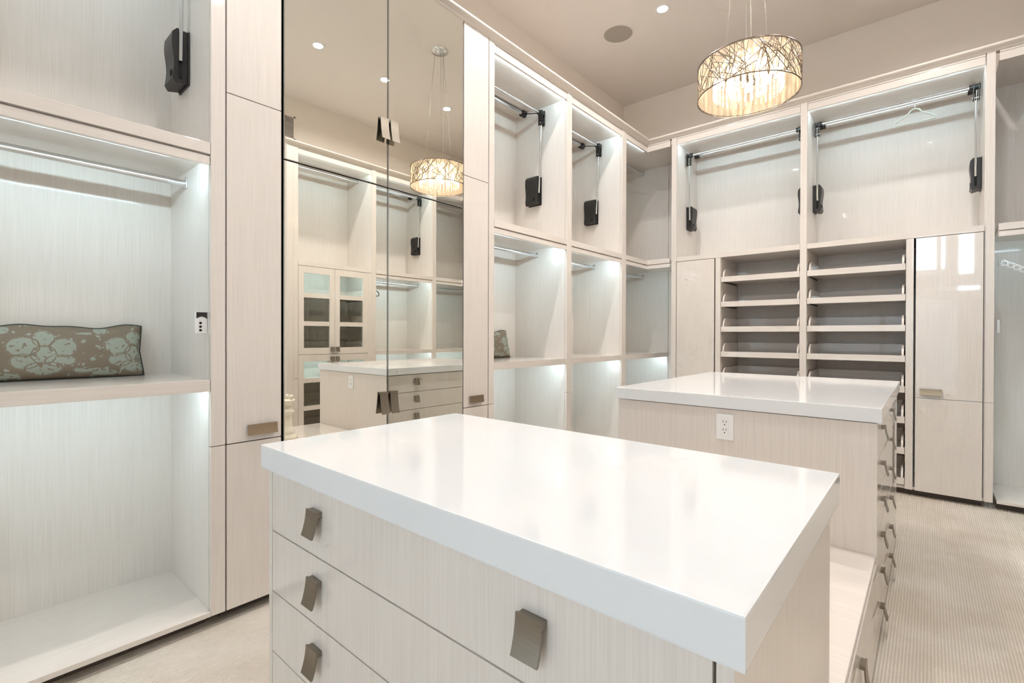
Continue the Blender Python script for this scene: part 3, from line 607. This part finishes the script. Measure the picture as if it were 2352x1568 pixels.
# carved cream ornament standing on the bench (seen in the mirror)
cx, cyy = -0.60, 1.752
t = thing('ornament_stand', 'cream carved ornament standing on the low bench, seen at the mirror edge', 'ornament', (cx, cyy, 0.392))
pr = [(0.0, 0.0), (0.095, 0.0), (0.098, 0.012), (0.09, 0.03), (0.07, 0.045), (0.078, 0.055), (0.06, 0.07), (0.057, 0.11), (0.055, 0.18), (0.058, 0.20), (0.075, 0.215), (0.075, 0.225), (0.058, 0.235), (0.056, 0.26), (0.062, 0.285), (0.078, 0.30), (0.078, 0.312), (0.0, 0.314)]
MB().lathe((cx, cyy, 0.392), pr, 20).build('turned_column', 'cream', t)
for dx, dy in ((0.035, 0.035), (-0.035, 0.035), (0.035, -0.035), (-0.035, -0.035)):
    MB().lathe((cx + dx, cyy + dy, 0.704), [(0.0, 0.0), (0.012, 0.002), (0.009, 0.008), (0.016, 0.020), (0.016, 0.028), (0.009, 0.038), (0.0, 0.040)], 12).build('finial', 'cream', t)
# ------------------------------------------------------------------ ceiling fittings
dl_lens = MB().lathe((0, 0, 0), [(0.0, 0), (0.044, 0)], 24).mesh('lens'); dl_lens.materials.append(M['down'])
dl_trim = MB().lathe((0, 0, 0), [(0.044, 0.0), (0.046, -0.004), (0.060, -0.003), (0.062, 0.004)], 24).mesh('trim_ring'); dl_trim.materials.append(M['white'])
DL = [(-1.746, 3.992, 'recessed downlight in the ceiling near the round speaker'), (0.02, 4.018, 'recessed downlight reflected in the mirror just above the pendant drum'), (0.022, 3.118, 'recessed downlight reflected in the mirror at the seam between its doors'), (-0.02, 2.329, 'recessed downlight reflected highest in the left mirror door')]
for y, what in ((3.1, 'beside the pendant lamp'), (2.3, 'near the near end of the far island'), (1.45, 'level with the low bench'), (0.6, 'level with the nearest island')):
    DL.append((-1.72, y, 'recessed downlight over the left aisle ' + what))
    if y == 1.45: DL.append((0.0, y, 'recessed downlight over the right aisle ' + what))
for x, y, lab in DL:
    t = thing('downlight', lab, 'downlight', (x, y, CEIL), 'recessed ceiling downlights')
    inst('lens', dl_lens, t, (x, y, CEIL - 0.002))
    l = bpy.data.lights.new('downlight_beam', 'AREA'); l.shape = 'DISK'; l.size = 0.084; l.energy = DOWN_W; l.spread = math.radians(152); l.color = (1.0, 0.968, 0.942)
    lo = bpy.data.objects.new('downlight_beam', l); C.objects.link(lo); lo.parent = t; lo.location = (0, 0, -0.004)
    inst('trim_ring', dl_trim, t, (x, y, CEIL - 0.001))
t = thing('ceiling_speaker', 'round beige speaker grille in the ceiling', 'speaker', (-2.203, 4.055, CEIL))
MB().lathe((-2.203, 4.055, CEIL - 0.004), [(0.0, 0), (0.130, 0)], 40).build('grille', 'speaker', t); MB().lathe((-2.203, 4.055, CEIL - 0.004), [(0.130, 0.0), (0.131, -0.002), (0.136, -0.001), (0.137, 0.004)], 40).build('rim', 'ceil', t)
# air vent high on the right wall
t = thing('air_vent', 'slatted air vent high on the right wall, seen in the mirror', 'vent', (XR, 2.47, 3.66))
o = MB(); y0, y1, z0, z1 = 2.28, 2.665, 3.525, 3.80
o.box(XR - 0.008, XR, y0, y0 + 0.018, z0, z1); o.box(XR - 0.008, XR, y1 - 0.018, y1, z0, z1); o.box(XR - 0.008, XR, y0, y1, z0, z0 + 0.015); o.box(XR - 0.008, XR, y0, y1, z1 - 0.015, z1); o.build('frame', 'paint', t)
bx(fid, XR - 0.002, XR - 0.0005, y0 + 0.018, y1 - 0.018, z0 + 0.015, z1 - 0.015).build('dark_back', 'slot', t)
sl = MB().box(-0.006, 0.0, -0.174, 0.174, -0.0024, 0.0024).mesh('slat'); sl.materials.append(M['paint'])
for i in range(16): inst('slat', sl, t, (XR - 0.0025, (y0 + y1) / 2, z0 + 0.026 + i * 0.0149))
# pendant lamp
PX, PY, PZ0, PZ1, PR = -0.842, 3.160, 2.683, 2.873, 0.285
t = thing('pendant_lamp', 'drum pendant lamp with cut metal lattice and crystal strands above the far island', 'pendant lamp', (PX, PY, PZ0))
def onc(a, z, r=PR): return (PX + r * math.cos(a), PY + r * math.sin(a), z)
lat = MB(); rnd = random.Random(11)
def strip(a0, z0, a1, z1, wd):
    """thin curved band on the drum, two-sided with thickness"""
    k = max(3, int(abs(a1 - a0) / 0.07) + 1); L = math.hypot((a1 - a0) * PR, z1 - z0); na, nz = -(z1 - z0) / L, (a1 - a0) * PR / L
    vs = []
    for i in range(k + 1):
        s = i / k; a = a0 + (a1 - a0) * s; z = z0 + (z1 - z0) * s
        for sg in (-1, 1):
            for r in (PR, PR - 0.0015): vs.append(onc(a + sg * na * wd / 2 / PR, min(max(z + sg * nz * wd / 2, PZ0), PZ1), r))
    fs = []
    for i in range(k):
        o = i * 4
        fs += [(o, o + 4, o + 6, o + 2), (o + 1, o + 3, o + 7, o + 5), (o, o + 1, o + 5, o + 4), (o + 2, o + 6, o + 7, o + 3)]
    lat.add(vs, fs, True)
for i in range(215):
    a = rnd.uniform(0, 2 * math.pi); z0 = rnd.choice((PZ0, PZ0, PZ1, rnd.uniform(PZ0, PZ1))); ang = rnd.uniform(-1.25, 1.25)
    ln = rnd.uniform(0.12, 0.34); dz = math.cos(ang) * ln * (1 if z0 < (PZ0 + PZ1) / 2 else -1); da = math.sin(ang) * ln / PR
    z1 = z0 + dz
    if z1 > PZ1: da *= (PZ1 - z0) / (z1 - z0); z1 = PZ1
    if z1 < PZ0: da *= (PZ0 - z0) / (z1 - z0); z1 = PZ0
    if abs(z1 - z0) + abs(da) < 0.02: continue
    strip(a, z0, a + da, z1, rnd.uniform(0.0022, 0.0050))
lat.build('drum_lattice', 'shade', t)
MB().lathe((PX, PY, 0), [(PR - 0.006, PZ0 + 0.004), (PR - 0.006, PZ1 - 0.004)], 64).build('added_glow_sleeve', 'sleeve', t)  # added behind the lattice so the drum glows between its bands
for nm, z in (('lower_rim', PZ0), ('upper_rim', PZ1)):
    MB().lathe((PX, PY, z), [(PR - 0.003, -0.003), (PR + 0.001, -0.003), (PR + 0.001, 0.003), (PR - 0.003, 0.003), (PR - 0.003, -0.003)], 64).build(nm, 'shade', t)
rb = MB()
for k in range(4):
    a = k * math.pi / 2 + 0.4; rb.tube((PX, PY, PZ1 - 0.004), onc(a, PZ1 - 0.004), 0.0035, 8)
rb.lathe((PX, PY, PZ1 - 0.008), [(0.0, 0.0), (0.20, 0.0), (0.205, 0.004), (0.20, 0.008), (0.0, 0.008)], 40); rb.build('top_plate', 'shade', t)
bead = bmesh.new(); bmesh.ops.create_icosphere(bead, subdivisions=1, radius=1.0)
bv = [v.co.copy() for v in bead.verts]; bead.verts.index_update(); bf = [[v.index for v in q.verts] for q in bead.faces]; bead.free()
strand = MB()
for k in range(11):
    zc = 0.170 - k * 0.0162; r = 0.0072 if k % 3 else 0.0088
    strand.add([(v.x * r, v.y * r, v.z * r * 1.1 + zc) for v in bv], bf)
sm = strand.mesh('crystal_strand'); sm.materials.append(M['crystal'])
for i in range(40):
    a = 2 * math.pi * i / 40; r = 0.190
    o = inst('crystal_strand', sm, t, (PX + r * math.cos(a), PY + r * math.sin(a), PZ0 + 0.008)); o.rotation_euler = (0, 0, a)
for i in range(16):
    a = 2 * math.pi * i / 16; r = 0.10
    o = inst('crystal_strand', sm, t, (PX + r * math.cos(a), PY + r * math.sin(a), PZ0 + 0.008)); o.rotation_euler = (0, 0, a)
bm_ = MB().lathe((0, 0, 0), [(0.0, -0.030), (0.010, -0.026), (0.014, -0.014), (0.012, 0.0), (0.007, 0.016), (0.006, 0.026)], 14).mesh('bulb'); bm_.materials.append(M['bulb'])
for i in range(7):
    a = 2 * math.pi * i / 7; r = 0.145
    inst('bulb', bm_, t, (PX + r * math.cos(a), PY + r * math.sin(a), PZ0 + 0.115))
MB().lathe((PX, PY, CEIL), [(0.0, -0.022), (0.030, -0.022), (0.045, -0.014), (0.078, -0.010), (0.082, 0.0)], 32).build('canopy', 'chrome', t)
for k, (rr, mat) in enumerate(((0.0014, 'pewter'), (0.0014, 'pewter'), (0.0014, 'pewter'))):
    a = k * 2 * math.pi / 3 + 0.9; MB().tube((PX + 0.045 * math.cos(a), PY + 0.045 * math.sin(a), CEIL - 0.014), (PX + 0.15 * math.cos(a), PY + 0.15 * math.sin(a), PZ1), rr, 6).build('suspension_wire', mat, t)
l = bpy.data.lights.new('lamp_glow', 'POINT'); l.energy = PEND_W; l.color = (1.0, 0.78, 0.52); l.shadow_soft_size = 0.03
lo = bpy.data.objects.new('lamp_glow', l); C.objects.link(lo); lo.parent = t; lo.location = (0, 0, 0.10)
MB().path([(PX - 0.02, PY + 0.03, CEIL - 0.02), (PX - 0.025, PY + 0.028, 3.5), (PX - 0.018, PY + 0.03, 3.1), (PX - 0.02, PY + 0.02, PZ1)], 0.0022, 6).build('power_cord', 'speaker', t)
